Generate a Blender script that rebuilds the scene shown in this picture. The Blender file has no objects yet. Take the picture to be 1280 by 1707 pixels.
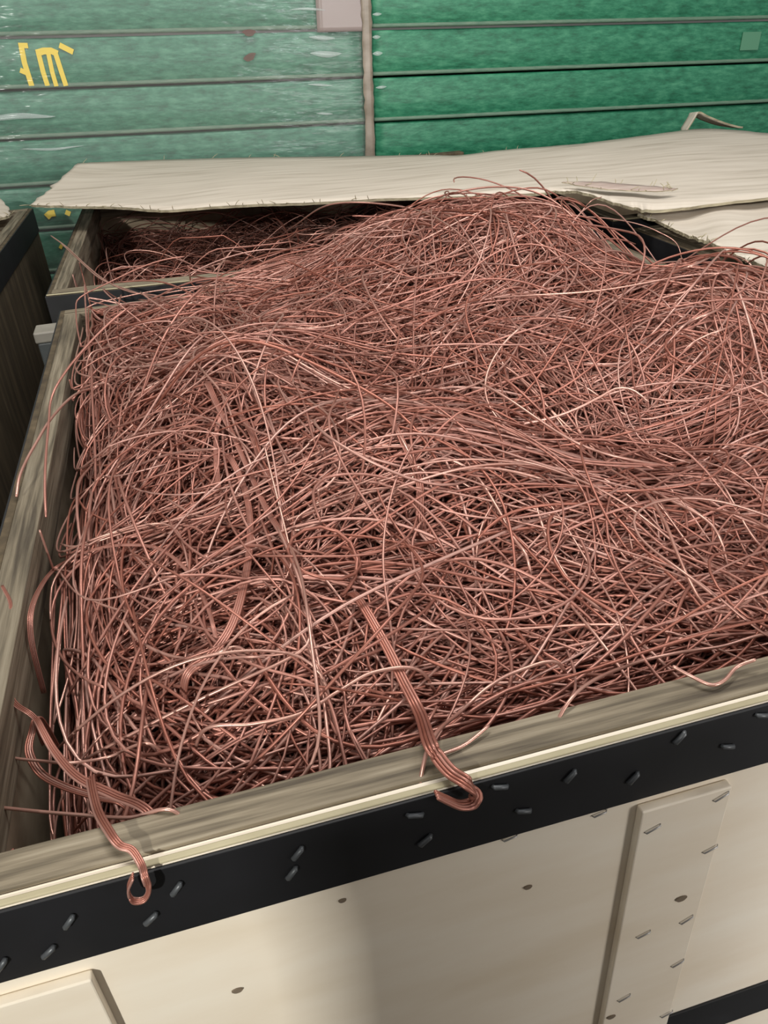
import bpy, bmesh, math, random
import numpy as np
from mathutils import Vector, Matrix

random.seed(7)
rng = np.random.default_rng(11)
SC = bpy.context.scene
COL = SC.collection

# ------------------------------------------------------------------ camera
PITCH, ROLL, YAW, FPX = 0.559026, -0.065253, 0.233615, 1300.0
CAMZ = 1.32
fwd = Vector((math.sin(YAW)*math.cos(PITCH), math.cos(YAW)*math.cos(PITCH), -math.sin(PITCH)))
rt0 = Vector((math.cos(YAW), -math.sin(YAW), 0)); up0 = rt0.cross(fwd)
rt = rt0*math.cos(ROLL) + up0*math.sin(ROLL); up = up0*math.cos(ROLL) - rt0*math.sin(ROLL)
cd = bpy.data.cameras.new('camera'); cam = bpy.data.objects.new('camera', cd); COL.objects.link(cam)
M = Matrix((rt, up, -fwd)).transposed().to_4x4(); M.translation = (0, 0, CAMZ)
cam.matrix_world = M
cd.sensor_fit = 'VERTICAL'; cd.sensor_height = 36; cd.lens = FPX/1707*36; cd.clip_start = .01
cd.dof.use_dof = False
SC.camera = cam

# ------------------------------------------------------------------ light and exposure
SC.view_settings.view_transform = 'Standard'; SC.view_settings.look = 'None'
SC.view_settings.gamma = 1; SC.view_settings.use_curve_mapping = False
SC.view_settings.exposure = 0.2
wd = bpy.data.worlds.new('hall_air'); SC.world = wd; wd.use_nodes = True
wd.node_tree.nodes['Background'].inputs[0].default_value = (1.0, .97, .93, 1)
wd.node_tree.nodes['Background'].inputs[1].default_value = .33

def area(name, loc, target, sx, sy, power, color):
    l = bpy.data.lights.new(name, 'AREA'); l.shape = 'RECTANGLE'; l.size = sx; l.size_y = sy
    l.energy = power; l.color = color
    o = bpy.data.objects.new(name, l); COL.objects.link(o); o.location = loc
    o.rotation_euler = (Vector(target)-Vector(loc)).to_track_quat('-Z', 'Y').to_euler()
    return o
area('hall_lamp_over_crates', (.2, 1.3, 3.4), (.3, 1.1, .9), 1.5, .35, 42, (1, .96, .9))
area('hall_lamp_behind_camera', (-1.3, -1.6, 2.0), (0, .6, .8), .09, .09, 58, (1, .99, .93))
area('hall_lamp_front_right', (1.45, -2.0, 2.0), (.5, 3.0, 1.2), .35, .22, 20, (.93, .97, 1))
area('fill_light_right', (1.7, -1.7, 1.25), (.2, .4, .7), .8, .8, 34, (1, .96, .92))  # added soft fill, lifts the shaded right part of the crate face
area('hall_lamp_by_green_stack', (1.2, .4, 3.2), (.5, 2.7, 1.1), .9, .25, 20, (.97, .98, 1))

# ------------------------------------------------------------------ materials
def new_mat(name):
    m = bpy.data.materials.new(name); m.use_nodes = True
    nt = m.node_tree; nt.nodes.clear()
    out = nt.nodes.new('ShaderNodeOutputMaterial'); b = nt.nodes.new('ShaderNodeBsdfPrincipled')
    nt.links.new(b.outputs[0], out.inputs[0])
    return m, nt, b
def tex_noise(nt, scale, mapscale=(1,1,1), detail=4, coord='Object', rough=.55):
    tc = nt.nodes.new('ShaderNodeTexCoord'); mp = nt.nodes.new('ShaderNodeMapping')
    mp.inputs['Scale'].default_value = mapscale
    n = nt.nodes.new('ShaderNodeTexNoise'); n.inputs['Scale'].default_value = scale
    n.inputs['Detail'].default_value = detail; n.inputs['Roughness'].default_value = rough
    nt.links.new(tc.outputs[coord], mp.inputs[0]); nt.links.new(mp.outputs[0], n.inputs[0])
    return n
def ramp(nt, src, stops):
    r = nt.nodes.new('ShaderNodeValToRGB')
    while len(r.color_ramp.elements) < len(stops): r.color_ramp.elements.new(.5)
    for e, (p, c) in zip(r.color_ramp.elements, stops): e.position = p; e.color = (*c, 1)
    nt.links.new(src, r.inputs[0]); return r
def bump(nt, src, b, strength, dist=.002):
    bp = nt.nodes.new('ShaderNodeBump'); bp.inputs['Strength'].default_value = strength
    bp.inputs['Distance'].default_value = dist
    nt.links.new(src, bp.inputs['Height']); nt.links.new(bp.outputs[0], b.inputs['Normal'])
def wood(name, cols, mapscale, scale=6, rough=.7, bm=.3):
    m, nt, b = new_mat(name)
    n = tex_noise(nt, scale, mapscale, 6)
    r = ramp(nt, n.outputs[0], cols)
    nt.links.new(r.outputs[0], b.inputs['Base Color']); b.inputs['Roughness'].default_value = rough
    bump(nt, n.outputs[0], b, bm)
    return m
G_RAIL = [(.34, (.058, .043, .026)), (.45, (.125, .10, .065)), (.55, (.20, .163, .11)), (.68, (.28, .238, .17))]
rail_x = wood('grey_rail_wood_lengthwise', G_RAIL, (1.2, 30, 30), 5)
rail_y = wood('grey_rail_wood_crosswise', [(p, tuple(v*.8 for v in c)) for p, c in G_RAIL], (30, 1.2, 30), 5)
CREAM = [(.3, (.74, .64, .50)), (.5, (.80, .71, .58)), (.7, (.84, .77, .65))]
ply_front = wood('cream_plywood', CREAM, (2.5, 2.5, 9), 1.6, .6, .05)
ply_edge = wood('pale_plywood_edge', [(.3, (.30, .26, .155)), (.7, (.44, .39, .26))], (2, 2, 60), 5, .7, .1)
ply_old = wood('brown_weathered_plywood', [(.3, (.035, .023, .011)), (.5, (.062, .043, .021)), (.7, (.105, .075, .040))], (14, 14, 1.2), 3, .8, .2)
ply_lid = wood('bleached_veneer', [(.28, (.36, .31, .245)), (.45, (.50, .44, .365)), (.7, (.58, .52, .44))], (1.6, 16, 4), 2.2, .75, .15)
ply_red = wood('reddish_veneer', [(.3, (.28, .20, .17)), (.7, (.44, .36, .31))], (3, 16, 4), 3, .8, .2)
ply_lid_edge = wood('frayed_veneer_edge', [(.3, (.17, .14, .09)), (.7, (.42, .37, .25))], (4, 30, 60), 3, .8, .3)
ply_in = wood('inner_plywood', [(.3, (.24, .18, .115)), (.7, (.42, .33, .23))], (6, 6, 10), 2.5, .8, .2)

m_band, nt, b = new_mat('black_band')
n = tex_noise(nt, 9, (1, 1, 1), 6); r = ramp(nt, n.outputs[0], [(.35, (.003, .003, .004)), (.6, (.006, .006, .008)), (.8, (.016, .017, .020))])
nt.links.new(r.outputs[0], b.inputs['Base Color']); b.inputs['Roughness'].default_value = .62
bump(nt, n.outputs[0], b, .2)

m_steel, nt, b = new_mat('staple_steel')
b.inputs['Base Color'].default_value = (.35, .34, .33, 1); b.inputs['Metallic'].default_value = .8; b.inputs['Roughness'].default_value = .42
m_knot, nt, b = new_mat('dark_knot'); b.inputs['Base Color'].default_value = (.17, .13, .09, 1); b.inputs['Roughness'].default_value = .8

m_bstap, nt, b = new_mat('blackened_staple')
b.inputs['Base Color'].default_value = (.075, .08, .085, 1); b.inputs['Metallic'].default_value = .2; b.inputs['Roughness'].default_value = .4

def copper(name, stops, rough=.36, metal=.78):
    m, nt, b = new_mat(name)
    g = nt.nodes.new('ShaderNodeNewGeometry')
    r = ramp(nt, g.outputs['Random Per Island'], stops)
    n = tex_noise(nt, 24, (1, 1, 1), 2)
    mx = nt.nodes.new('ShaderNodeMix'); mx.data_type = 'RGBA'; mx.blend_type = 'MULTIPLY'; mx.inputs[0].default_value = .35
    r2 = ramp(nt, n.outputs[0], [(.35, (.62, .5, .45)), (.6, (1, 1, 1))])
    nt.links.new(r.outputs[0], mx.inputs[6]); nt.links.new(r2.outputs[0], mx.inputs[7])
    nt.links.new(mx.outputs[2], b.inputs['Base Color'])
    b.inputs['Metallic'].default_value = metal; b.inputs['Roughness'].default_value = rough
    return m
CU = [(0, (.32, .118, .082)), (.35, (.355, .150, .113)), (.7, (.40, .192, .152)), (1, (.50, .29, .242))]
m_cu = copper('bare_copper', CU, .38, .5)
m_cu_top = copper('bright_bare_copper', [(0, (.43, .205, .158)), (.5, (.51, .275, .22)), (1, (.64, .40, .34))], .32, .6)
m_cu_deep, nt, b = new_mat('packed_copper_gap_shade')  # dark red shade of the gaps between wires is put into this colour
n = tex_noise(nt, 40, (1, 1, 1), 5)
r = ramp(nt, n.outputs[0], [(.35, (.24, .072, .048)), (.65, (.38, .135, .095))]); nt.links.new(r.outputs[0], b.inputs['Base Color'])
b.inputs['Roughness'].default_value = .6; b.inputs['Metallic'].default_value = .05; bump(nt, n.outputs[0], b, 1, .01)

# ------------------------------------------------------------------ helpers
def link(name, verts, faces, mat, parent=None, smooth=False):
    me = bpy.data.meshes.new(name); me.from_pydata([tuple(v) for v in verts], [], faces); me.update()
    me.materials.append(mat)
    if smooth: me.polygons.foreach_set('use_smooth', [True]*len(me.polygons))
    o = bpy.data.objects.new(name, me); COL.objects.link(o)
    if parent: o.parent = parent
    return o
def bev(o, w=.0015, seg=2):
    md = o.modifiers.new('soft_edges', 'BEVEL'); md.width = w; md.segments = seg; md.limit_method = 'ANGLE'
    return o
BF = [(0,3,2,1), (4,5,6,7), (0,1,5,4), (1,2,6,5), (2,3,7,6), (3,0,4,7)]
def box(name, x0, x1, y0, y1, z0, z1, mat, parent=None, bw=.0015):
    v = [(x0,y0,z0), (x1,y0,z0), (x1,y1,z0), (x0,y1,z0), (x0,y0,z1), (x1,y0,z1), (x1,y1,z1), (x0,y1,z1)]
    o = link(name, v, BF, mat, parent)
    return bev(o, bw) if bw else o
def tag(o, label, cat, group=None, kind=None):
    o['label'] = label
    if cat: o['category'] = cat
    if group: o['group'] = group
    if kind: o['kind'] = kind
    return o
def empty(name, loc, rz=0, ry=0):
    o = bpy.data.objects.new(name, None); COL.objects.link(o); o.location = loc; o.rotation_euler = (0, ry, rz)
    o.empty_display_size = .1
    return o
def tubes(name, P, rad, mat, parent=None, sides=5, flat=1.0):
    """P (N,K,3) polylines -> ONE mesh of tubes; rad (N,) radii"""
    P = np.asarray(P, float); N, K, _ = P.shape; rad = np.broadcast_to(np.asarray(rad, float), (N,))
    T = np.gradient(P, axis=1); T /= np.linalg.norm(T, axis=2, keepdims=True)+1e-9
    ref = np.zeros_like(T); ref[..., 2] = 1
    A = np.cross(T, ref); A /= np.linalg.norm(A, axis=2, keepdims=True)+1e-6
    # keep the side vector from flipping
    for k in range(1, K):
        s = np.sign((A[:, k]*A[:, k-1]).sum(1)); s[s == 0] = 1; A[:, k] *= s[:, None]
        w = A[:, k]+.6*A[:, k-1]; w -= (w*T[:, k]).sum(1)[:, None]*T[:, k]; A[:, k] = w/(np.linalg.norm(w, axis=1, keepdims=True)+1e-9)
    B = np.cross(A, T)
    a = np.arange(sides)*2*math.pi/sides
    r = np.repeat(rad[:, None], K, 1); r[:, 0] *= .7; r[:, -1] *= .7
    V = P[:, :, None, :] + r[:, :, None, None]*(np.cos(a)[None, None, :, None]*A[:, :, None, :]*flat + np.sin(a)[None, None, :, None]*B[:, :, None, :])
    V = V.reshape(-1, 3)
    base = (np.arange(N)[:, None, None]*K + np.arange(K-1)[None, :, None])*sides
    j = np.arange(sides)[None, None, :]; j2 = (j+1) % sides
    F = np.stack([base+j, base+j2, base+sides+j2, base+sides+j], -1).reshape(-1, 4)
    caps = []
    for e in (0, K-1):
        c = (np.arange(N)*K+e)[:, None]*sides + (np.arange(sides)[::-1] if e == 0 else np.arange(sides))[None]
        caps.append(c)
    caps = np.concatenate(caps)
    me = bpy.data.meshes.new(name)
    me.vertices.add(len(V)); me.vertices.foreach_set('co', V.astype('f').ravel())
    nf, nc = len(F), len(caps)
    me.loops.add(nf*4+nc*sides)
    me.loops.foreach_set('vertex_index', np.concatenate([F.ravel(), caps.ravel()]).astype('i'))
    me.polygons.add(nf+nc)
    st = np.concatenate([np.arange(nf)*4, nf*4+np.arange(nc)*sides]).astype('i')
    me.polygons.foreach_set('loop_start', st)
    me.update(calc_edges=True); me.validate()
    me.polygons.foreach_set('use_smooth', np.ones(nf+nc, bool))
    me.materials.append(mat)
    o = bpy.data.objects.new(name, me); COL.objects.link(o)
    if parent: o.parent = parent
    return o
def spline(pts, K):
    """Catmull-Rom through pts, K samples"""
    p = np.array(pts, float); p = np.vstack([2*p[0]-p[1], p, 2*p[-1]-p[-2]])
    n = len(p)-3; out = []
    for t in np.linspace(0, n-1e-6, K):
        i = int(t); u = t-i; a, b_, c, d = p[i:i+4]
        out.append(.5*((2*b_)+(c-a)*u+(2*a-5*b_+4*c-d)*u*u+(3*b_-a-3*c+d)*u**3))
    return np.array(out)

# ------------------------------------------------------------------ setting
m_floor, nt, b = new_mat('dusty_concrete')
n = tex_noise(nt, 5, (1, 1, 1), 8); r = ramp(nt, n.outputs[0], [(.35, (.05, .052, .048)), (.7, (.11, .11, .10))])
nt.links.new(r.outputs[0], b.inputs['Base Color']); b.inputs['Roughness'].default_value = .85; bump(nt, n.outputs[0], b, .3)
fl = box('floor', -3.2, 4.4, -2.2, 4.6, -.1, 0, m_floor, None, 0); fl['kind'] = 'structure'; fl['label'] = 'dark dusty concrete floor between the crates'
m_wall, nt, b = new_mat('grey_plaster')
n = tex_noise(nt, 2, (1, 1, 1), 6); r = ramp(nt, n.outputs[0], [(.3, (.24, .24, .23)), (.7, (.32, .32, .30))])
nt.links.new(r.outputs[0], b.inputs['Base Color']); b.inputs['Roughness'].default_value = .9
w_ = box('wall_back', -3.2, 4.4, 4.4, 4.55, 0, 3.6, m_wall, None, 0); w_['kind'] = 'structure'; w_['label'] = 'plain grey hall wall behind the green stacks'

# ------------------------------------------------------------------ green stacks
def green_mat(name, c0, c1, c2, rough):
    m, nt, b = new_mat(name)
    n = tex_noise(nt, 16, (1, 1, 3.5), 8, rough=.68); r = ramp(nt, n.outputs[0], [(.34, c0), (.5, c1), (.68, c2)])
    nt.links.new(r.outputs[0], b.inputs['Base Color']); b.inputs['Roughness'].default_value = rough
    n2 = tex_noise(nt, 7, (1, 1, 4), 4); bump(nt, n2.outputs[0], b, .35, .006)
    return m
g_left = green_mat('green_slab_face', (.018, .105, .064), (.04, .185, .115), (.095, .285, .185), .42)
g_right = green_mat('deep_green_slab_face', (.010, .10, .05), (.024, .178, .094), (.065, .27, .15), .45)
g_lip = wood('dull_green_lip', [(.3, (.07, .15, .10)), (.7, (.15, .225, .16))], (4, 1, 30), 6, .6)
m_yel, nt, b = new_mat('yellow_paint'); b.inputs['Base Color'].default_value = (.80, .60, .06, 1); b.inputs['Roughness'].default_value = .5
TILT = math.radians(2.05); SX, SY, SZ, PT = -.43, 3.0, 1.348, .142
def st_pt(x, z): # point of the stack's tilted frame
    return (SX+(x-SX)*math.cos(TILT), z-(x-SX)*math.sin(TILT))
def slab(x0, x1, k, mat, label):
    """a long slab whose top edge is seam k at x=SX"""
    zt = SZ-PT*k
    e = empty('green_board', (0, 0, 0)); e.rotation_euler = (0, TILT, 0)
    # pivot at (SX, SY, zt-PT)
    e.location = (SX, SY, zt-PT)
    x0 -= SX; x1 -= SX
    nx = 40; vs = []; fs = []
    jig = np.cumsum(rng.normal(0, .0006, nx+1)); jig -= np.linspace(0, jig[-1], nx+1)
    prof = [(.004, .010), (0, .016), (-.001, .07), (0, .124), (.001, .134), (.004, .1385), (.45, .1385), (.45, .008), (.02, .008)]
    for i in range(nx+1):
        x = x0+(x1-x0)*i/nx
        for (py, pz) in prof: vs.append((x, py+jig[i]*2, pz))
    n = len(prof)
    for i in range(nx):
        for j in range(n): fs.append((i*n+j, i*n+(j+1) % n, (i+1)*n+(j+1) % n, (i+1)*n+j))
    fs += [tuple(range(n))[::-1], tuple(nx*n+j for j in range(n))]
    link('board_body', vs, fs, mat, e, True)
    # lip along the lower edge
    vs = []; fs = []
    for i in range(nx+1):
        x = x0+(x1-x0)*i/nx; d = jig[i]*2+rng.normal(0, .0006)
        vs += [(x, -.003+d, .004), (x, -.005+d, .009), (x, -.002+d, .016), (x, .02, .016), (x, .02, .003)]
    for i in range(nx):
        for j in range(5): fs.append((i*5+j, i*5+(j+1) % 5, (i+1)*5+(j+1) % 5, (i+1)*5+j))
    fs += [(4,3,2,1,0), tuple(nx*5+j for j in range(5))]
    link('edge_lip', vs, fs, g_lip, e, True)
    tag(e, label, 'board', 'green boards stacked behind the crates')
    return e
LEFT = {-2: 'topmost green board of the film-covered left stack, just out of the picture',
 -1: 'green board of the left stack at the upper picture edge, above the yellow-marked board',
 0: 'green board of the left stack carrying the yellow painted strokes',
 1: 'green board directly beneath the one with the yellow strokes, left stack',
 2: 'green board two below the yellow-stroked one, left stack',
 3: 'green board with two yellow dabs just under the long veneer sheet\'s left corner',
 4: 'green board with one faint yellow dab, below the two-dab board',
 5: 'green board below the one with small yellow dabs, in the gap between crates',
 6: 'dim green board low in the gap between the crates, second below the dabbed board',
 7: 'green board near the floor in the dark gap, left stack',
 8: 'lowest green board of the left stack, resting on bearers'}
RIGHT = {-2: 'topmost green board of the right stack, just out of the picture',
 -1: 'deep green board of the right stack at the upper picture edge',
 0: 'deep green board of the right stack with the pale sticker',
 1: 'deep green board directly beneath the stickered one, right stack',
 2: 'deep green board just above the veneer lid, right stack',
 3: 'deep green board of the right stack, level with the veneer lid',
 4: 'deep green board hidden behind the covered crates, fifth below the top',
 5: 'deep green board hidden behind the crates, third from the bottom',
 6: 'deep green board hidden behind the crates, second from the bottom',
 7: 'lowest deep green board of the right stack, resting on bearers'}
slabs = {}
for k, lb in LEFT.items(): slabs['L', k] = slab(-1.75, .755, k, g_left, lb)
for k, lb in RIGHT.items(): slabs['R', k] = slab(.772, 3.3, k, g_right, lb)
for i, (x, zt, lb) in enumerate([(-1.5, .105, 'timber bearer under the left end of the left green stack'), (.4, .04, 'timber bearer under the right end of the left green stack'),
              (1.0, .175, 'timber bearer under the left end of the right green stack'), (2.9, .105, 'timber bearer under the right end of the right green stack')]):
    tag(box('timber_bearer', x, x+.09, 3.02, 3.44, 0, zt, ply_old), lb, 'bearer')

def strokes(name, parent, segs, w, mat, y=-.0045):
    """brush strokes (lists of x,z points, slab frame) as thin raised ribbons"""
    vs = []; fs = []
    for q_, (pts, ww) in enumerate(segs):
        yq = y-.00035*q_
        p = [Vector((a, 0, c)) for a, c in pts]; s = len(vs)
        for i, q in enumerate(p):
            d = (p[min(i+1, len(p)-1)]-p[max(i-1, 0)]).normalized(); nn = Vector((-d.z, 0, d.x))*ww*w/2
            for yy in (yq, y+.003):
                for sg in (-1, 1): vs.append((q.x+nn.x*sg, yy, q.z+nn.z*sg))
        for i in range(len(p)-1):
            a = s+i*4
            fs += [(a, a+1, a+5, a+4), (a+2, a+6, a+7, a+3), (a, a+4, a+6, a+2), (a+1, a+3, a+7, a+5)]
        e = s+(len(p)-1)*4
        fs += [(s, s+2, s+3, s+1), (e, e+1, e+3, e+2)]
    o = link(name, vs, fs, mat, parent); return o

SEG = [([(.0807, .121), (.1078, .1199)], .011), ([(.088, .1142), (.0866, .0741), (.093, .0069)], .012), ([(.0691, .0553), (.0874, .0467)], .011),
       ([(.1335, .1045), (.1354, .0479), (.1397, .0098)], .011), ([(.128, .0995), (.150, .1045), (.172, .1045), (.190, .096)], .014), ([(.1625, .104), (.1624, .0468), (.1658, .0077)], .010),
       ([(.183, .102), (.1893, .0499), (.1948, .0078)], .011), ([(.1999, .1192), (.2366, .0995)], .012)]
strokes('yellow_marking', slabs['L', 0], SEG, 1.3, m_yel)
strokes('yellow_dab', slabs['L', 3], [([(.030, .046), (.044, .056), (.060, .057)], .016), ([(.094, .058), (.108, .050)], .012)], 1.3, m_yel)
strokes('yellow_dab', slabs['L', 4], [([(.045, .082), (.053, .093)], .008)], 1.3, m_yel)
m_stick, nt, b = new_mat('pale_sticker'); b.inputs['Base Color'].default_value = (.09, .25, .15, 1); b.inputs['Roughness'].default_value = .4
st = box('sticker', 2.665, 2.745, -.0035, -.0005, .045, .105, m_stick, slabs['R', 0], 0); st['label'] = 'small faded square sticker'

# stretch film over the left stack, its brown tape at the joint
m_film, nt, b = new_mat('stretch_film')
b.inputs['Base Color'].default_value = (.50, .47, .46, 1); b.inputs['Roughness'].default_value = .13; b.inputs['Alpha'].default_value = .065
n = tex_noise(nt, 5, (1.0, 1, 5), 3); bump(nt, n.outputs[0], b, .5, .015)
film = empty('stretch_film', (SX, SY, SZ)); film.rotation_euler = (0, TILT, 0)
def film_sheet(name, xa, xb, za, zb, y, mat, nx, nz, amp, seed, th=.0008, frac=0):
    r = np.random.default_rng(seed); ph = r.uniform(0, 6.28, 8); vs = []; fs = []
    for j in range(nz+1):
        for i in range(nx+1):
            x = xa+(xb-xa)*i/nx; z = za+(zb-za)*j/nz
            w = amp*(math.sin(x*5+ph[0]+2*math.sin(z*3+ph[1]))+.6*math.sin(z*26+ph[2]+1.5*math.sin(x*4+ph[3]))+.4*math.sin(z*61+x*7+ph[4]))
            e = frac*(r.uniform(-1, 1)) if i in (0, nx) else 0
            vs.append((x+e, y+w, z))
    N = len(vs); vs += [(a, c+th, d) for a, c, d in vs]
    for j in range(nz):
        for i in range(nx):
            a = j*(nx+1)+i; q = (a, a+1, a+nx+2, a+nx+1); fs += [q, tuple(N+k for k in q[::-1])]
    for i in range(nx):
        a = i; fs.append((a, N+a, N+a+1, a+1)); a = nz*(nx+1)+i; fs.append((a, a+1, N+a+1, N+a))
    for j in range(nz):
        a = j*(nx+1); fs.append((a, a+nx+1, N+a+nx+1, N+a)); a += nx; fs.append((a, N+a, N+a+nx+1, a+nx+1))
    return link(name, vs, fs, mat, film, True)
film_sheet('film_sheet', -1.32, 1.195, -.98, .27, -.017, m_film, 90, 90, .0022, 1)
m_tape, nt, b = new_mat('brown_tape')
n = tex_noise(nt, 12, (1, 1, 2), 4); r = ramp(nt, n.outputs[0], [(.35, (.22, .18, .135)), (.65, (.33, .275, .22))])
nt.links.new(r.outputs[0], b.inputs['Base Color']); b.inputs['Roughness'].default_value = .35; b.inputs['Alpha'].default_value = .88
o = film_sheet('joint_tape', 1.172, 1.206, -.98, .27, -.0235, m_tape, 3, 60, .0012, 2, frac=.0025); o['label'] = 'brown adhesive strip down the joint'
m_pat, nt, b = new_mat('paper_behind_film'); b.inputs['Base Color'].default_value = (.40, .32, .30, 1); b.inputs['Roughness'].default_value = .3; b.inputs['Alpha'].default_value = .55
film_sheet('paper_patch', 1.02, 1.196, -.005, .27, -.0215, m_pat, 8, 20, .001, 3)
m_glint_crease, nt, b = new_mat('glint_crease_film'); b.inputs['Base Color'].default_value = (.55, .62, .60, 1); b.inputs['Roughness'].default_value = .17; b.inputs['Alpha'].default_value = .32  # pale creases added on the film to carry lamp glints
for (lx, lz, hl, rad_) in [(1.035, -.020, .045, .007), (1.045, -.066, .055, .010), (1.02, -.158, .045, .004), (1.0, .058, .07, .004), (1.03, -.245, .03, .004),
                         (.03, -.215, .12, .009), (.12, -.31, .10, .004), (1.226, .045, .016, .005), (1.222, -.02, .014, .006), (1.225, -.068, .018, .007), (1.235, -.17, .02, .005)]:
    n_ = 16; xs_ = np.linspace(lx-hl, lx+hl, n_); P_ = np.stack([xs_, np.full(n_, -.0205)-.001*np.sin(xs_*40), lz+.003*np.sin(xs_*31+lx*9)], 1)
    tp = np.sin(np.linspace(.12, math.pi-.12, n_))
    o = tubes('film_glint_crease', [P_], rad_, m_glint_crease, film, 12)
    co = np.array([v.co[:] for v in o.data.vertices]).reshape(n_, 12, 3); ctr = co.mean(1, keepdims=True)
    co = ctr+(co-ctr)*tp[:, None, None]*np.array([1, .35, 1]); o.data.vertices.foreach_set('co', co.astype('f').ravel()); o.data.update()
m_red, nt, b = new_mat('rust_red_smear'); b.inputs['Base Color'].default_value = (.13, .06, .05, 1); b.inputs['Roughness'].default_value = .5; b.inputs['Alpha'].default_value = .75
for (cx, cz, rot) in ((.795, -.002, 0), (.79, -.070, .35)):
    vs = [(cx+.021*(1+.2*math.sin(3*a))*math.cos(a)*math.cos(rot)-.009*math.sin(a)*math.sin(rot), -.0225, cz+.022*math.cos(a)*math.sin(rot)+.010*math.sin(a)) for a in [i*math.pi/8 for i in range(16)]]
    vs += [(a, c+.001, d) for a, c, d in vs]
    o = link('smear', vs, [tuple(range(16))]+[(i, 16+i, 16+(i+1) % 16, (i+1) % 16) for i in range(16)], m_red, film); o['label'] = 'rust red smear'
tag(film, 'clear stretch film wrapped over the front of the left green stack', 'plastic film')


# ------------------------------------------------------------------ crates
def bowed(name, x0, x1, ya, yb, z0, z1, mat, parent, bow, axis='x', n=16, bw=.0012):
    """a long board along an axis whose middle bulges by bow (perpendicular)"""
    vs = []; fs = []
    for i in range(n+1):
        t = i/n; u = x0+(x1-x0)*t; d = bow*math.sin(math.pi*t)
        for (yy, zz) in ((ya, z0), (yb, z0), (yb, z1), (ya, z1)):
            vs.append((u, yy+d, zz) if axis == 'x' else (yy+d, u, zz))
    for i in range(n):
        for j in range(4): 
            f = (i*4+j, i*4+(j+1) % 4, (i+1)*4+(j+1) % 4, (i+1)*4+j)
            fs.append(f[::-1] if axis == 'x' else f)
    a, c = (0, 1, 2, 3), tuple(n*4+j for j in (3, 2, 1, 0))
    fs += [a, c] if axis == 'x' else [a[::-1], c[::-1]]
    o = link(name, vs, fs, mat, parent)
    bm = bmesh.new(); bm.from_mesh(o.data); bmesh.ops.recalc_face_normals(bm, faces=bm.faces); bm.to_mesh(o.data); bm.free()
    return bev(o, bw)
def crate(x0, y0, w, d, rz, label, front=None, bow=(0, 0, 0, 0), H=.90, rw=.037, low=True, side=None):
    """bow: front, back, left, right"""
    front = front or ply_old; side = side or ply_old
    e = empty('scrap_crate', (x0, y0, 0), rz)
    t = .009; bt = .0025; rh = .05
    # outer plywood sheets
    for nm, a, mt in (('front', 0, front), ('back', 1, side)):
        ys = (0, t) if a == 0 else (d-t, d); bowed('side_panel', 0, w, *ys, .09, H-.0015, mt, e, bow[a])
    for a in (0, 1):
        xs = (0, t) if a == 0 else (w-t, w); bowed('side_panel', t, d-t, *xs, .09, H-.0015, side, e, bow[2+a], 'y')
    # timber rails inside the top edge
    for a in (0, 1):
        ys = (t+.0005, rw) if a == 0 else (d-rw, d-t-.0005); bowed('top_rail', t, w-t, *ys, H-rh, H+.001, rail_x, e, bow[a])
    for a in (0, 1):
        xs = (t+.0005, rw) if a == 0 else (w-rw, w-t-.0005); bowed('top_rail', rw+.001, d-rw-.001, *xs, H-rh, H, rail_y, e, bow[2+a], 'y')
    # plywood lining below the rails
    li = .012
    for a in (0, 1):
        ys = (t+.001, t+.001+li) if a == 0 else (d-t-li-.001, d-t-.001); bowed('lining', t, w-t, *ys, .1, H-rh-.001, ply_in, e, bow[a])
    for a in (0, 1):
        xs = (t+.001, t+.001+li) if a == 0 else (w-t-li-.001, w-t-.001); bowed('lining', t+li+.002, d-t-li-.002, *xs, .1, H-rh-.001, ply_in, e, bow[2+a], 'y')
    # pale edge of the outer sheet
    for a in (0,):
        bowed('panel_edge', 0, w, -.0003, .0045, H-.0014, H+.0005, ply_edge, e, bow[a])
    # black bands
    for (z0, z1) in ([(H-.069, H-.0025)] + ([(H-.435-.062, H-.435)] if low else [])):
        top = z0 > H-.2
        bowed('black_band', -bt, w+bt, -bt, 0, z0, z1, m_band, e, bow[0], bw=.0006)
        bowed('black_band', -bt, w+bt, d, d+bt, z0, z1, m_band, e, bow[1], bw=.0006)
        bowed('black_band', 0, d, -bt, 0, z0, z1, m_band, e, bow[2], 'y', bw=.0006)
        bowed('black_band', 0, d, w, w+bt, z0, z1, m_band, e, bow[3], 'y', bw=.0006)
    box('bottom_panel', .002, w-.002, .002, d-.002, .075, .09, ply_old, e)
    for q in (.02, w/2-.045, w-.11): box('skid', q, q+.09, .0, d, 0, .075, ply_old, e)
    tag(e, label, 'crate')
    return e
C1 = dict(x=-.226, y=.317, w=1.131, d=1.233)
c1 = crate(C1['x'], C1['y'], C1['w'], C1['d'], 0, 'large open cream plywood crate in front, heaped with copper wire', ply_front, (0, 0, 0, 0))
c2 = crate(-.262, 1.668, 1.19, 1.10, math.radians(-1.2), 'open weathered crate behind the front one, half covered by the pale veneer lid', ply_old, (-.03, 0, 0, 0))
c3 = crate(-1.60, 1.50, 1.17, 1.26, math.radians(-1.5), 'dark brown crate at the left edge with a scrap of pale veneer on top', ply_old)
c4 = crate(1.0, .45, 1.13, 1.17, 0, 'crate right of the heaped one, covered by the lower pale veneer sheet', ply_old)
c5 = crate(1.0, 1.70, 1.13, 1.08, 0, 'crate in the far right corner, under the right end of the long veneer sheet', ply_old)
c6 = crate(-1.60, .12, 1.17, 1.26, 0, 'dark crate out of sight left of the heaped crate', ply_old)

crate(-.53, -1.60, 1.3, 1.13, 0, 'unseen tall crate added behind the camera to shade the front crate', ply_old, H=1.36, low=False)  # out-of-view blocker, added to cast the shadow on the heaped crate's face

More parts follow.
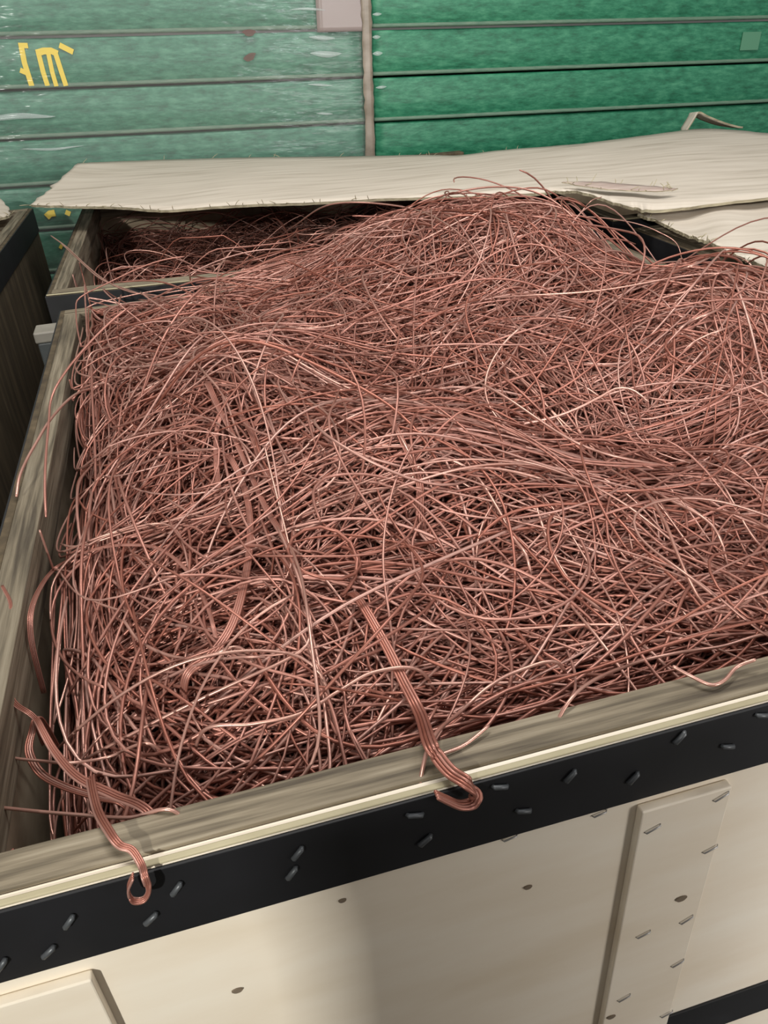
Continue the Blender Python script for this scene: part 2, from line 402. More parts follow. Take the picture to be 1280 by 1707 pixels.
# front of the heaped crate: raised cover strips, staples, knots
def fx(x): return x-C1['x']
def on_front(name, x0, x1, z0, z1, th, mat, slant=0):
    y0, y1 = -th, -.0002
    v = [(fx(x0)+slant, y0, z0), (fx(x1)+slant, y0, z0), (fx(x1)+slant, y1, z0), (fx(x0)+slant, y1, z0),
         (fx(x0), y0, z1), (fx(x1), y0, z1), (fx(x1), y1, z1), (fx(x0), y1, z1)]
    return bev(link(name, v, BF, mat, c1), .0012)
on_front('cover_strip', .252, .327, .10, .823, .008, ply_front)
on_front('cover_strip', -.215, -.137, .10, .816, .008, ply_front)
def staple(parent, x, y, z, ang, ln=.011, wd=.0011, mat=None):
    c, s = math.cos(ang), math.sin(ang); vs = []
    h = .0011
    P = []
    for (u, q) in ((-ln/2, .0006), (-ln/2+.0012, -h), (ln/2-.0012, -h), (ln/2, .0006)):
        P.append([x+u*c, y+q, z+u*s])
    o = tubes('staple', [P], wd/2*1.3, mat or m_steel, parent, 6)
    return o
def knot(parent, x, z, r, y=-.0004):
    n = 14; vs = [(x+r*1.5*math.cos(a)*(1+.15*math.sin(3*a)), y, z+r*math.sin(a)) for a in [i*2*math.pi/n for i in range(n)]]
    vs += [(v[0], y+.001, v[2]) for v in vs]
    fs = [tuple(range(n))]+[(i, (i+1) % n, n+(i+1) % n, n+i)[::-1] for i in range(n)]
    return link('knot', vs, fs, m_knot, parent)

for (x, z) in [(.263, .801), (.321, .751), (.316, .655), (.275, .654), (.319, .584), (.269, .553), (.322, .491), (.318, .816)]:
    staple(c1, fx(x), -.0085, z, .45+random.uniform(-.15, .15), .014)
for (x, z) in [(.221, .826), (.151, .828)]: staple(c1, fx(x), -.0008, z, .2, .012)
for i, (x, z) in enumerate([(.305, .691), (.259, .524), (.168, .76), (-.055, .741), (.028, .811)]):
    knot(c1, fx(x), z, (.0034, .0028, .0022, .0026, .0018)[i], -.0092 if i < 2 else -.0012)
for (x, z) in [(-.072, .877), (-.136, .874), (-.154, .851), (-.092, .855), (-.181, .851), (.004, .879), (-.002, .861), (.082, .885), (.088, .856), (.192, .881), (.159, .858), (.242, .860), (.274, .890), (.317, .866), (.141, .890), (.34, .890)]:
    staple(c1, fx(x), -.0033, z, random.choice((.9, .7, -.3)), .0115, .0030, m_bstap)
for (x, z) in [(.055, .875), (.25, .872)]: staple(c2, x, -.0033, z, .4, .012, .003)


# ------------------------------------------------------------------ copper heaps
X0, X1, Y0, Y1 = C1['x']+.037, C1['x']+C1['w']-.037, C1['y']+.037, C1['y']+C1['d']-.037
def sst(a, b_, v):
    t = np.clip((v-a)/(b_-a), 0, 1); return t*t*(3-2*t)
def gs(x, y, cx, cy, sx, sy): return np.exp(-((x-cx)/sx)**2-((y-cy)/sy)**2)
def heap1(x, y):
    h = .872 + .02*sst(.4, 1.2, y)
    h = h + .135*gs(x, y, .56, 1.36, .27, .30)
    h = h + .075*gs(x, y, .74, .92, .24, .16)
    h = h + .055*gs(x, y, .06, .98, .13, .25)
    h = h + .045*gs(x, y, .22, .72, .16, .14)
    h = h - .055*gs(x, y, .55, .72, .12, .07)
    h = h - .055*np.exp(-np.maximum(x-X0, 0)/.06)*sst(1.4, .9, y)
    h = h - .045*np.exp(-np.maximum(y-Y0, 0)/.07)
    h = h - .07*gs(x, y, X0, Y0, .12, .10)
    h = h - .085*sst(.66, .88, x)*sst(.98, 1.22, y) - .03*gs(x, y, .55, .52, .3, .06)
    h = h + .012*np.sin(x*17+1.3)*np.sin(y*14+.6)
    return h
def heap2(x, y):
    h = .775 + .10*gs(x, y, .45, 1.75, .30, .18) + .10*gs(x, y, .55, 2.0, .25, .2)
    return h + .012*np.sin(x*15)*np.sin(y*13+2)
def grow(N, K, ds, b, hf, depth, seed, kscale=3.0, zamp=.012, arch=.03, start=None, steer=.09, th0=None):
    r = np.random.default_rng(seed)
    x0, x1, y0, y1 = b
    x = r.uniform(x0, x1, N); y = r.uniform(y0, y1, N)
    if start is not None:
        x = start[0]+r.normal(0, start[2], N); y = start[1]+r.normal(0, start[3], N)
    th = r.uniform(0, 2*np.pi, N) if th0 is None else r.normal(th0[0], th0[1], N); k0 = r.normal(0, kscale, N); k = k0.copy()
    P = np.zeros((N, K, 3))
    ph = r.uniform(0, 6.28, N); fr = r.uniform(6, 16, N); am = zamp*r.uniform(.3, 1.6, N)
    ph2 = r.uniform(0, 6.28, N); fr2 = r.uniform(3, 7, N); ar = arch*r.exponential(.5, N)
    for i in range(K):
        P[:, i, 0] = x; P[:, i, 1] = y
        s = i*ds
        lift = am*np.sin(fr*s+ph) + ar*np.maximum(np.sin(fr2*s+ph2), 0)**2
        P[:, i, 2] = hf(x, y) - depth + lift
        k = .93*k+.07*k0+r.normal(0, kscale*.12, N)
        dx, dy = np.cos(th), np.sin(th)
        m = steer
        push = np.zeros(N)
        for dist, nx, ny in ((x-x0, 1, 0), (x1-x, -1, 0), (y-y0, 0, 1), (y1-y, 0, -1)):
            w = np.clip((m-dist)/m, 0, 1.5)
            out = -(dx*nx+dy*ny)
            cr = dx*ny-dy*nx           # sign to turn toward the inward normal
            sg = np.where(np.abs(cr) < .08, np.where(k0 > 0, 1, -1), np.sign(cr))
            push += w*sg*np.clip(out+.12, 0, 1.12)*30
        th = th+(k+push)*ds
        x = x+np.cos(th)*ds; y = y+np.sin(th)*ds
        x = np.clip(x, x0, x1); y = np.clip(y, y0, y1)
    # smooth
    for _ in range(2): P[:, 1:-1] = .25*P[:, :-2]+.5*P[:, 1:-1]+.25*P[:, 2:]
    return P
def mound(hf, b, drop, nx=60, ny=60):
    xs = np.linspace(b[0], b[1], nx); ys = np.linspace(b[2], b[3], ny)
    X, Y = np.meshgrid(xs, ys); Z = hf(X, Y)-drop
    V = np.stack([X, Y, Z], -1).reshape(-1, 3)
    F = [(j*nx+i, j*nx+i+1, (j+1)*nx+i+1, (j+1)*nx+i) for j in range(ny-1) for i in range(nx-1)]
    return V, F
def heap_object(name, P, R, hf, b, drop, label, mat):
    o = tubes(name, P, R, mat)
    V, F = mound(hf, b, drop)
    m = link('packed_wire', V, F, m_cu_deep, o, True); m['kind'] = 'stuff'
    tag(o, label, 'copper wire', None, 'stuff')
    return o
B1 = (X0+.022, X1-.004, Y0+.004, Y1-.004)
Bover = (.02, X1+.0, Y0+.3, Y1+.13)
dep = lambda n, s, lo, hi: lo+(hi-lo)*np.random.default_rng(s).beta(1.1, 1.6, n)
parts = [grow(1500, 60, .018, B1, heap1, dep(1500, 1, -.004, .075), 21, kscale=3.5, zamp=.014, arch=.035),
         grow(480, 60, .018, B1, heap1, dep(480, 2, 0, .06), 22, kscale=8, zamp=.024, arch=.05),
         grow(420, 60, .018, Bover, heap1, dep(420, 3, -.006, .04), 23, start=(.5, 1.4, .2, .1)),
         grow(420, 60, .016, (B1[0], B1[1], B1[2], B1[2]+.25), heap1, dep(420, 4, -.002, .05), 24, kscale=1.2, zamp=.008, arch=.012),
         grow(330, 45, .018, (B1[0], B1[1], B1[2], B1[2]+.42), heap1, dep(330, 7, -.008, .02), 25, kscale=1.6, zamp=.008, arch=.02, th0=(.28, .22)),
         grow(160, 45, .018, (.35, B1[1], B1[2]+.15, B1[2]+.8), heap1, dep(160, 8, -.008, .015), 26, kscale=2.2, zamp=.008, arch=.03, th0=(-.1, .4))]
parts[-2:] = [np.concatenate([q, np.repeat(q[:, -1:], 60-45, 1)+np.cumsum(np.repeat((q[:, -1:]-q[:, -2:-1])*.2-np.array([0, 0, .002]), 15, 1), 1)], 1) for q in parts[-2:]]
P = np.concatenate(parts); R = np.random.default_rng(5).uniform(.0010, .0018, len(P))
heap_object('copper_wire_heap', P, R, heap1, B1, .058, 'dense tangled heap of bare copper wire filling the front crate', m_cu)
B2 = (-.21, .87, 1.73, 2.72)
P2 = grow(1100, 50, .02, B2, heap2, dep(1100, 6, -.004, .06), 31, kscale=5, zamp=.02, arch=.06)
P2[..., 2] = np.minimum(P2[..., 2], .925)
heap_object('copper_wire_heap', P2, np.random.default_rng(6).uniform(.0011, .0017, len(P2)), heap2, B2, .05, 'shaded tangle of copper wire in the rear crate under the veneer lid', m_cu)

TRACED = [
    ("stiff copper wire end sticking up beyond the crate's rear left corner", 'wire', .0015, [(-0.259, 1.938, 0.96), (-0.22, 1.842, 0.95), (-0.177, 1.713, 0.937), (-0.138, 1.617, 0.925), (-0.097, 1.549, 0.918), (-0.047, 1.506, 0.915), (0.022, 1.3844, 0.9245), (0.1042, 1.287, 0.9259)]),
    ("thinner copper wire end running just below the stiff one at the rear left corner", 'wire', .0013, [(-0.24, 1.895, 0.955), (-0.189, 1.738, 0.94), (-0.147, 1.628, 0.927), (-0.09, 1.553, 0.916), (-0.0091, 1.3881, 0.9224), (0.0374, 1.2058, 0.923), (0.0542, 0.9603, 0.9687)]),
    ("copper wire bending out over the left rail and down its outer side", 'wire', .0017, [(-0.125, 1.098, 0.9119), (-0.1489, 1.0999, 0.9078), (-0.159, 1.046, 0.925), (-0.172, 1.004, 0.93), (-0.187, 0.951, 0.93), (-0.198, 0.91, 0.925), (-0.207, 0.876, 0.92), (-0.213, 0.843, 0.915), (-0.216, 0.816, 0.905)]),
    ("long nearly straight pale wire crossing the rear left of the heap", 'wire', .0014, [(-0.1281, 1.2521, 0.9157), (-0.0778, 1.1474, 0.9188), (-0.0223, 1.0097, 0.9489), (0.0496, 0.925, 0.9649), (0.1067, 0.9173, 0.9523), (0.1703, 0.9383, 0.9256), (0.2366, 0.9162, 0.9132)]),
    ("long low arc of wire along the rear left of the heap", 'wire', .0014, [(-0.1526, 1.2103, 0.9193), (-0.1192, 1.255, 0.9153), (-0.0677, 1.3708, 0.9114), (0.0232, 1.4012, 0.9249), (0.1228, 1.4475, 0.9153), (0.2147, 1.3319, 0.9312), (0.2684, 1.1986, 0.9458)]),
    ("wire running diagonally down from the rear left toward the middle", 'wire', .0015, [(-0.0833, 1.4459, 0.9072), (-0.0269, 1.2492, 0.9134), (0.0045, 0.9697, 0.9611), (0.0237, 0.8892, 0.9536), (0.0302, 0.8238, 0.9347), (0.037, 0.7583, 0.9203)]),
    ("flat band of parallel wires descending left of the heap's middle", 'band', .0013, [(0.008, 0.9254, 0.9573), (0.0147, 0.8783, 0.948), (0.0249, 0.8211, 0.9331), (0.0332, 0.7555, 0.9189), (0.0412, 0.6815, 0.9108), (0.0513, 0.6148, 0.9077)]),
    ("broad bright S-shaped band of parallel wires left of centre", 'band', .0015, [(0.0148, 0.7936, 0.9218), (0.0231, 0.7467, 0.9145), (0.024, 0.6942, 0.9072), (0.0166, 0.6333, 0.9039), (0.0029, 0.5698, 0.9032), (-0.0131, 0.5257, 0.8984), (-0.0336, 0.5013, 0.892), (-0.0548, 0.4907, 0.8851)]),
    ("band of parallel wires bent over in a tight hook left of centre", 'band', .0012, [(-0.0005, 0.7715, 0.9135), (0.0058, 0.8285, 0.9294), (0.0139, 0.853, 0.9398), (0.025, 0.8591, 0.9443), (0.0377, 0.8476, 0.944), (0.0451, 0.815, 0.936), (0.0492, 0.7497, 0.9224), (0.0569, 0.6806, 0.9151)]),
    ("double wire arching over the middle of the heap and dropping forward", 'band', .0012, [(0.0521, 0.8276, 0.9404), (0.0959, 0.8542, 0.9495), (0.1481, 0.9029, 0.9366), (0.1973, 0.919, 0.9187), (0.1906, 0.7565, 0.9581), (0.1913, 0.6917, 0.9487), (0.1922, 0.6489, 0.9323), (0.1831, 0.6179, 0.9171)]),
    ("single wire following under the arched double wire in the middle", 'wire', .0014, [(0.0645, 0.8377, 0.9451), (0.1212, 0.8759, 0.9463), (0.1729, 0.914, 0.9264), (0.1951, 0.829, 0.9414), (0.1905, 0.7212, 0.956), (0.1942, 0.6704, 0.9414), (0.2024, 0.6475, 0.931)]),
    ("flat copper loop hanging over the front rail onto the black band", 'band', .0016, [(0.0958, 0.5365, 0.8969), (0.1063, 0.4769, 0.8883), (0.1103, 0.4357, 0.8813), (0.1136, 0.403, 0.8764), (0.102, 0.343, 0.915), (0.104, 0.331, 0.912), (0.109, 0.32, 0.908), (0.116, 0.309, 0.908), (0.121, 0.307, 0.898), (0.119, 0.306, 0.891), (0.11, 0.305, 0.894), (0.101, 0.305, 0.903), (0.094, 0.305, 0.911)]),
    ("small teardrop copper loop hanging on the black band near the left corner", 'band', .0010, [(-0.13, 0.428, 0.868), (-0.117, 0.374, 0.895), (-0.105, 0.342, 0.908), (-0.099, 0.331, 0.908), (-0.092, 0.326, 0.907), (-0.087, 0.316, 0.905), (-0.085, 0.307, 0.905), (-0.085, 0.305, 0.895), (-0.089, 0.304, 0.889), (-0.095, 0.304, 0.891), (-0.095, 0.304, 0.902), (-0.09, 0.304, 0.912)]),
    ("single thin wire spanning the empty pocket at the front left corner", 'wire', .0013, [(-0.212, 0.435, 0.86), (-0.188, 0.421, 0.865), (-0.165, 0.407, 0.87), (-0.133, 0.386, 0.88), (-0.097, 0.362, 0.893), (-0.067, 0.35, 0.903)]),
    ("thin wire coming over the left lining toward the front left corner", 'wire', .0012, [(-0.207, 0.488, 0.86), (-0.192, 0.474, 0.86), (-0.169, 0.463, 0.86), (-0.147, 0.454, 0.86), (-0.1228, 0.4611, 0.8497), (-0.0883, 0.451, 0.8632)]),
    ("wire band curling down against the lining in the front left corner", 'band', .0010, [(-0.174, 0.506, 0.865), (-0.179, 0.491, 0.862), (-0.18, 0.476, 0.858), (-0.172, 0.46, 0.85), (-0.153, 0.441, 0.85), (-0.128, 0.423, 0.85), (-0.109, 0.409, 0.85)]),
    ("flat wire band sloping from the left lining down to the front rail", 'band', .0011, [(-0.172, 0.493, 0.875), (-0.156, 0.456, 0.875), (-0.137, 0.424, 0.875), (-0.11, 0.395, 0.88), (-0.084, 0.362, 0.892)]),
    ("wire loop lying on the left rail at the picture edge", 'band', .0007, [(-0.211, 0.654, 0.9), (-0.199, 0.618, 0.9), (-0.202, 0.583, 0.895), (-0.199, 0.547, 0.885), (-0.19, 0.514, 0.88), (-0.172, 0.494, 0.872)]),
    ("large arched wire band over the left front part of the heap", 'band', .0008, [(-0.183, 0.588, 0.885), (-0.181, 0.627, 0.895), (-0.1789, 0.7158, 0.8666), (-0.144, 0.7049, 0.8864), (-0.107, 0.6947, 0.8939), (-0.0693, 0.6738, 0.8943), (-0.043, 0.6214, 0.8951), (-0.0304, 0.5623, 0.8975), (-0.027, 0.5241, 0.897)]),
    ("wire sagging in a shallow bow inside the large left arch", 'wire', .0015, [(-0.1062, 0.59, 0.8794), (-0.0919, 0.5554, 0.8808), (-0.0678, 0.5234, 0.8849), (-0.041, 0.5026, 0.8911), (-0.0088, 0.4986, 0.8968)]),
    ("wire bowed upward at the centre right of the heap", 'wire', .0016, [(0.1897, 0.6565, 0.9357), (0.2128, 0.6687, 0.94), (0.2341, 0.665, 0.9377), (0.2522, 0.6441, 0.9261), (0.2586, 0.6065, 0.9108), (0.2606, 0.5703, 0.8977), (0.2625, 0.5393, 0.89)]),
    ("long wire sweeping down the right side and curling up near the front", 'wire', .0017, [(0.382, 0.9918, 0.942), (0.3926, 0.9089, 0.9303), (0.4035, 0.8372, 0.9145), (0.4208, 0.7695, 0.8918), (0.4394, 0.7128, 0.8755), (0.4187, 0.6052, 0.8986), (0.404, 0.5439, 0.9021), (0.3885, 0.4961, 0.8987), (0.3795, 0.4604, 0.8925), (0.3785, 0.4357, 0.8862), (0.3945, 0.4245, 0.8827), (0.4238, 0.433, 0.8847), (0.4615, 0.4547, 0.8857)]),
    ("long wire beside the curling one, running to the right edge", 'wire', .0014, [(0.377, 0.9231, 0.9318), (0.4037, 0.8562, 0.9192), (0.4123, 0.7852, 0.8984), (0.4165, 0.7367, 0.884), (0.4189, 0.6525, 0.8914), (0.4316, 0.5816, 0.8984), (0.4462, 0.5227, 0.8952)]),
    ("raised wire arching against the rear crate at the heap's top", 'wire', .0015, [(0.269, 2.0491, 0.8753), (0.2694, 1.7307, 0.9706), (0.294, 1.6, 1.019), (0.334, 1.56, 1.031), (0.395, 1.52, 1.029), (0.439, 1.45, 1.026), (0.443, 1.2922, 1.032), (0.4595, 1.2089, 1.0096), (0.4614, 1.1355, 0.9798), (0.4672, 1.0659, 0.9609)]),
    ("large open wire ring at the heap's rear right corner", 'wire', .0016, [(0.66, 0.9799, 0.985), (0.6795, 0.9253, 1.0223), (0.963, 1.25, 0.929), (0.977, 1.2, 0.926), (0.975, 1.17, 0.912), (0.949, 1.14, 0.902), (0.9, 1.1, 0.899), (0.6809, 0.8683, 0.9752), (0.618, 0.8633, 0.9572)]),
    ("smaller wire loop inside the open ring at the rear right", 'wire', .0014, [(0.6748, 0.9298, 0.9877), (0.698, 0.8914, 1.017), (0.956, 1.16, 0.924), (0.948, 1.12, 0.902), (0.914, 1.08, 0.887), (0.6895, 0.8447, 0.9609), (0.6175, 0.833, 0.9469)]),
    ("very thin wire end poking up by the torn veneer", 'wire', .0010, [(0.6334, 1.2103, 1.0133), (0.776, 1.45, 0.981), (0.811, 1.47, 1), (0.839, 1.48, 1.003)]),
    ("thin wire bridging the dark gap below the torn veneer", 'wire', .0011, [(0.74, 1.48, 0.968), (0.792, 1.48, 0.97), (0.853, 1.48, 0.961), (0.923, 1.48, 0.943), (0.968, 1.46, 0.924), (0.987, 1.42, 0.904)]),
    ("small hooked wire in the upper middle of the heap", 'wire', .0016, [(0.2982, 0.9668, 0.9198), (0.3218, 1.017, 0.9293), (0.3489, 1.0379, 0.9372), (0.3713, 1.0112, 0.9408), (0.3855, 0.9665, 0.9394), (0.3899, 0.9024, 0.9289)]),
    ("low arched wire near the middle of the front rail", 'wire', .0015, [(-0.0461, 0.4402, 0.8745), (-0.0101, 0.4304, 0.8794), (0.0262, 0.4266, 0.8819), (0.0591, 0.4376, 0.8848), (0.0907, 0.4476, 0.8861), (0.1263, 0.4426, 0.881)]),
    ("short wire rising from the hanging loop at the front rail", 'wire', .0015, [(0.104, 0.345, 0.912), (0.1437, 0.396, 0.876), (0.1743, 0.4129, 0.8773), (0.2022, 0.4214, 0.877), (0.2345, 0.4183, 0.8783)]),
    ("wire running along the front rail to the right edge", 'wire', .0014, [(0.217, 0.358, 0.908), (0.2885, 0.4005, 0.8759), (0.3327, 0.4018, 0.8745), (0.3686, 0.3976, 0.8741), (0.4192, 0.3969, 0.8732)]),
    ("short kinked scrap of wire on the front rail at right", 'wire', .0014, [(0.293, 0.357, 0.912), (0.302, 0.348, 0.908), (0.312, 0.337, 0.906), (0.324, 0.338, 0.906), (0.339, 0.345, 0.908), (0.353, 0.344, 0.912)]),
    ("straight sliver of wire lying flat on the front rail", 'wire', .0012, [(0.109, 0.339, 0.904), (0.127, 0.342, 0.904), (0.148, 0.351, 0.906)]),
]

FREE_START = ('stiff copper', 'thinner copper wire end', 'single thin wire spanning', 'thin wire coming', 'wire loop lying', 'short kinked', 'straight sliver')
FREE_END = ('copper wire bending out', 'flat copper loop hanging', 'small teardrop', 'very thin', 'short kinked', 'straight sliver')
for (lb, kind, r, pts) in TRACED:
    pts = [np.array(p) for p in pts]
    if not lb.startswith(FREE_START): pts = [pts[0]+(pts[0]-pts[1])*.5-np.array([0, 0, .045])]+pts
    if not lb.startswith(FREE_END): pts = pts+[pts[-1]+(pts[-1]-pts[-2])*.5-np.array([0, 0, .045])]
    c = spline(pts, 10*(len(pts)-1)+1)
    if kind == 'wire': P_ = [c]
    else:
        T_ = np.gradient(c, axis=0); A_ = np.cross(T_, (0, 0, 1.0)); A_[:, 2] *= .3; A_ /= np.linalg.norm(A_, axis=1, keepdims=True)+1e-6
        
        tw = np.sin(np.linspace(0, 5, len(c))+len(c))[:, None]
        P_ = [c+A_*r*1.35*q*(1+.25*tw)+np.array([0, 0, 1.0])*abs(q)*r*.3*tw for q in (-1.5, -.5, .5, 1.5)]
    nm = 'copper_wire' if kind == 'wire' else 'copper_wire_band'
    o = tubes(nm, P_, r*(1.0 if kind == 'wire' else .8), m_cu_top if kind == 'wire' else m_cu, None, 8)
    tag(o, lb, 'copper wire')
REG = [((X0+.01, X0+.24, Y0+.01, Y0+.36), 'thin loose wire on top of the tangle in the front left quarter', 'loose wires at the front left'),
       ((X0+.24, X0+.62, Y0+.01, Y0+.30), 'thin loose wire on top of the tangle behind the middle of the front rail', 'loose wires behind the front rail'),
       ((X0+.55, X1-.02, Y0+.02, Y0+.42), 'thin loose wire on top of the tangle at the front right', 'loose wires at the front right'),
       ((X0+.01, X0+.30, Y0+.36, Y0+.78), 'thin loose wire on top of the tangle beside the left rail', 'loose wires along the left rail'),
       ((X0+.28, X0+.68, Y0+.30, Y0+.72), 'thin loose wire on top of the tangle in the middle of the heap', 'loose wires in the middle'),
       ((X0+.62, X1-.02, Y0+.40, Y0+.85), 'thin loose wire on top of the bright mound at the right', 'loose wires on the right mound'),
       ((X0+.01, X0+.42, Y0+.76, Y1+.02), 'thin loose wire on top of the tangle toward the rear left corner', 'loose wires at the rear left'),
       ((X0+.40, X1-.06, Y0+.76, Y1+.08), 'thin loose wire on top of the high rear mound of the heap', 'loose wires on the rear mound')]
for i, (bb, lb, grp) in enumerate(REG):
    n_ = 32
    Q = grow(n_, 30, .0125, bb, heap1, np.random.default_rng(40+i).uniform(-.020, -.004, n_), 60+i, kscale=4.0, zamp=.007, arch=.035, steer=.035)
    rr = np.random.default_rng(80+i).uniform(.0010, .0016, n_)
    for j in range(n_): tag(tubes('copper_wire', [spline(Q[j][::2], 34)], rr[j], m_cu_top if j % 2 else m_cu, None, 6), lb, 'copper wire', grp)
Q = grow(36, 34, .013, (-.2, .60, 1.73, 2.15), heap2, np.random.default_rng(50).uniform(-.03, -.003, 36), 70, kscale=13.0, zamp=.016, arch=.09, steer=.035)
Q[..., 2] = np.minimum(Q[..., 2], .93)
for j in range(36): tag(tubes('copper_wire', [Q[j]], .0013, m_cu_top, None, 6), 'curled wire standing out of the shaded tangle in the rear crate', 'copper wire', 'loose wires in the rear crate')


# ------------------------------------------------------------------ veneer lids

A_f = [(-0.346, 2.36, 0.965), (-0.249, 2.282, 0.965), (-0.111, 2.174, 0.966), (-0.011, 2.094, 0.962), (0.103, 2.042, 0.966), (0.215, 2.002, 0.968), (0.337, 1.95, 0.968), (0.498, 1.886, 0.97), (0.674, 1.794, 0.972), (0.82, 1.722, 0.975), (0.903, 1.712, 0.985)]
A_b = [(-0.241, 2.83, 1), (-0.098, 2.907, 0.985), (0.075, 2.949, 0.97), (0.235, 2.945, 0.96), (0.372, 2.898, 0.955), (0.527, 2.838, 0.95), (0.662, 2.793, 0.945), (0.852, 2.722, 0.94), (0.947, 2.631, 0.94), (1.084, 2.607, 0.945), (1.211, 2.559, 0.95)]
B_f = [(0.864, 1.739, 0.99), (0.9, 1.704, 0.975), (0.919, 1.603, 0.97), (0.944, 1.522, 0.965), (0.99, 1.525, 0.955), (1.068, 1.534, 0.95), (1.174, 1.558, 0.945), (1.343, 1.577, 0.94), (1.522, 1.598, 0.94)]
B_b = [(1.049, 2.573, 0.95), (1.2, 2.536, 0.955), (1.314, 2.51, 0.955), (1.468, 2.556, 0.95), (1.639, 2.58, 0.95), (1.817, 2.605, 0.95), (1.893, 2.512, 0.95), (1.958, 2.385, 0.945), (2.099, 2.254, 0.94)]
C_f = [(1.011, 1.606, 0.93), (1.005, 1.498, 0.928), (1.004, 1.41, 0.925), (1.01, 1.349, 0.924), (0.998, 1.276, 0.922), (1, 1.226, 0.92), (1.005, 1.159, 0.918), (0.998, 0.993, 0.91)]
C_b = [(1.051, 1.618, 0.93), (1.114, 1.622, 0.928), (1.159, 1.621, 0.926), (1.206, 1.621, 0.925), (1.264, 1.635, 0.922), (1.32, 1.644, 0.92), (1.412, 1.657, 0.918), (1.809, 1.71, 0.91)]
def sheet(name, front, back, th, label, seed, frayf=.0, frayb=.0, nx=110, ny=14, wave=.003, mat=None):
    F_ = spline(front, nx+1); B_ = spline(back, nx+1); r = np.random.default_rng(seed)
    e = empty(name, tuple(((F_.mean(0)+B_.mean(0))/2).round(4))); c = np.array(e.location)
    jf = np.convolve(r.normal(0, 1, nx+5), np.ones(3)/3, 'same')[:nx+1]*frayf; jb = np.convolve(r.normal(0, 1, nx+5), np.ones(3)/3, 'same')[:nx+1]*frayb
    if nx == 200: jf[100:150] *= 3.2
    vs = []
    for i in range(nx+1):
        d = B_[i]-F_[i]; L = np.linalg.norm(d)+1e-6
        for j in range(ny+1):
            t = j/ny; off = jf[i]*(1-t)**3+jb[i]*t**3
            p = F_[i]+d*t+d/L*off
            if i in (0, nx): p = p+np.array([r.normal(0, .004), 0, 0])
            p[2] += wave*(math.sin(i*.11+seed)+.6*math.sin(t*5+i*.05+seed))*min(1, 4*t*(1-t)+.15)
            vs.append(p-c)
    N = len(vs); vs += [v-np.array([0, 0, th]) for v in vs]; m = ny+1; fs = []; es = []
    for i in range(nx):
        for j in range(ny):
            q = (i*m+j, (i+1)*m+j, (i+1)*m+j+1, i*m+j+1); fs += [q, tuple(N+k for k in q[::-1])]
    k0 = len(fs)
    for i in range(nx):
        for j in (0, ny):
            a, b_ = i*m+j, (i+1)*m+j; fs.append((a, N+a, N+b_, b_) if j == 0 else (a, b_, N+b_, N+a))
    for j in range(ny):
        for i in (0, nx):
            a, b_ = i*m+j, i*m+j+1; fs.append((a, b_, N+b_, N+a) if i == 0 else (a, N+a, N+b_, b_))
    o = link('veneer_face', vs, fs, mat or ply_lid, e)
    o.data.materials.append(ply_lid_edge)
    for q in range(k0, len(fs)): o.data.polygons[q].material_index = 1
    for q in range(k0): o.data.polygons[q].use_smooth = True
    o.data.update()
    # splinters along the torn edges
    n_ = 0
    for i in range(nx+1):
        for which, am in ((0, frayf), (1, frayb)):
            if am > .002 and r.random() < (.18 if which else .35):
                base = (F_ if which == 0 else B_)[i]-c; dr = (F_[i]-B_[i]) if which == 0 else (B_[i]-F_[i]); dr = dr/(np.linalg.norm(dr)+1e-6)
                tip = base+dr*r.uniform(.008, .022)+np.array([r.normal(0, .012), 0, r.uniform(.0, .014)])
                if n_ < 60:
                    tubes('splinter', [[base-dr*.006-np.array([0, 0, th/2]), (base+tip)/2, tip]], .0009, ply_edge, e, 4); n_ += 1
    tag(e, label, 'veneer sheet'); return e
sheet('veneer_sheet', A_f[:-1]+B_f[1:], A_b+B_b[2:], .006, 'long warped pale veneer sheet lying over both rear crates, front edge torn at the right', 3, .0028, .004, nx=200)
sheet('veneer_sheet', C_f, C_b, .006, 'shorter whitish veneer sheet at the right edge, lying lower with a ragged side', 8, .006, .0)
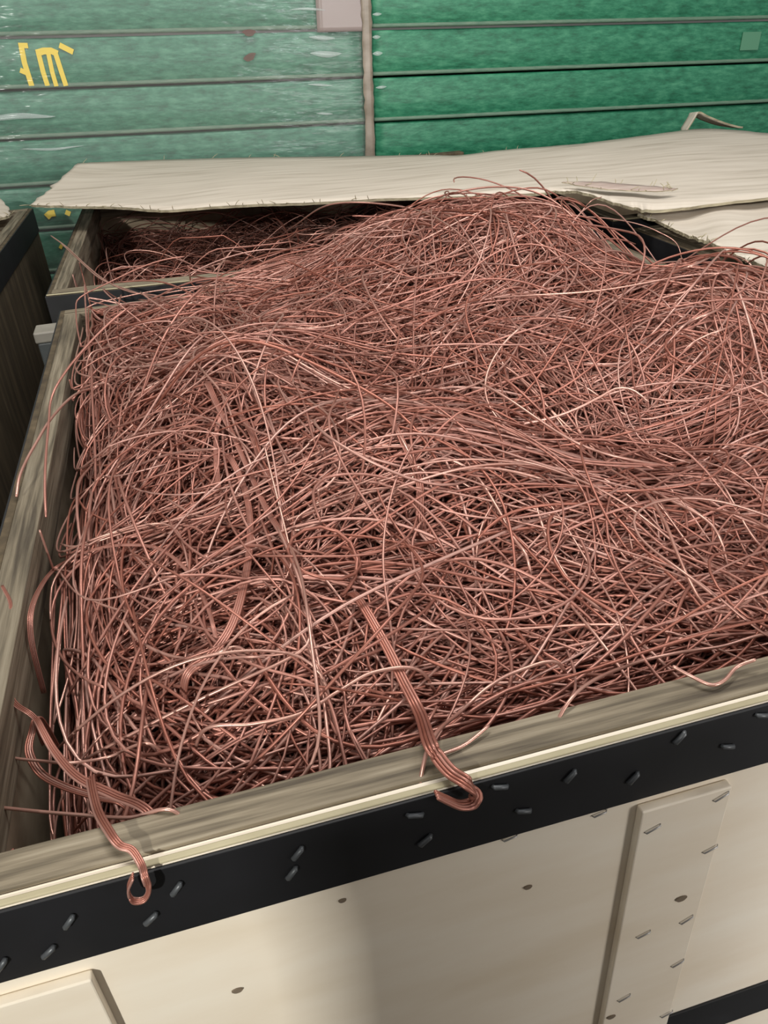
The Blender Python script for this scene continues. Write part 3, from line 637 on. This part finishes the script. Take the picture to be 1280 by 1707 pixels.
vs_f = [(1.775, 2.60, .945), (1.81, 2.61, .985), (1.832, 2.62, 1.002), (1.87, 2.62, .986), (1.94, 2.62, .960), (2.01, 2.62, .940)]
vs_b = [(1.79, 2.66, .945), (1.822, 2.67, .982), (1.838, 2.68, .994), (1.875, 2.68, .976), (1.945, 2.68, .952), (2.02, 2.68, .936)]
sheet('veneer_offcut', vs_f, vs_b, .006, 'small bent veneer offcut sticking up behind the long veneer sheet', 11, 0, 0, 30, 4, .0005)
sheet('veneer_offcut', [(-.80, 2.46, .912), (-.62, 2.50, .912), (-.50, 2.53, .910), (-.452, 2.57, .908), (-.442, 2.60, .908)], [(-.86, 2.74, .92), (-.66, 2.78, .925), (-.55, 2.79, .93), (-.50, 2.80, .93), (-.47, 2.74, .92)], .007,
      'scrap of pale veneer on the dark crate at the left edge', 14, .003, .0, 30, 6, .002)
sheet('veneer_strip', [(.885, 1.735, .990), (.93, 1.675, .984), (.985, 1.64, .977), (1.05, 1.62, .972), (1.11, 1.635, .968)], [(.886, 1.74, .991), (.96, 1.712, .988), (1.03, 1.675, .98), (1.08, 1.645, .975), (1.112, 1.637, .969)], .002,
      'thin reddish strip torn loose along the front edge of the long veneer sheet', 17, .004, .004, 30, 3, .001, ply_red)
tag(box('timber_batten', -.2, 1.0, 2.70, 2.745, .9025, .938, ply_old), 'timber batten on the rear rail, propping up the long veneer sheet', 'batten')
m_pale, nt, b = new_mat('pale_cap'); n = tex_noise(nt, 20); r = ramp(nt, n.outputs[0], [(.3, (.20, .18, .15)), (.7, (.28, .26, .22))]); nt.links.new(r.outputs[0], b.inputs['Base Color'])
m_grey, nt, b = new_mat('blue_grey_paint'); n = tex_noise(nt, 14); r = ramp(nt, n.outputs[0], [(.3, (.045, .05, .05)), (.7, (.08, .088, .088))]); nt.links.new(r.outputs[0], b.inputs['Base Color'])
post = empty('short_post', (-.268, 1.628, 0))
box('post_body', -.024, .022, -.026, .026, 0, .826, m_grey, post, .003)
box('post_cap', -.027, .025, -.028, .028, .8265, .848, m_pale, post, .003)
tag(post, 'blue-grey post with a pale cap in the dark gap at the heaped crate\'s rear corner', 'post')
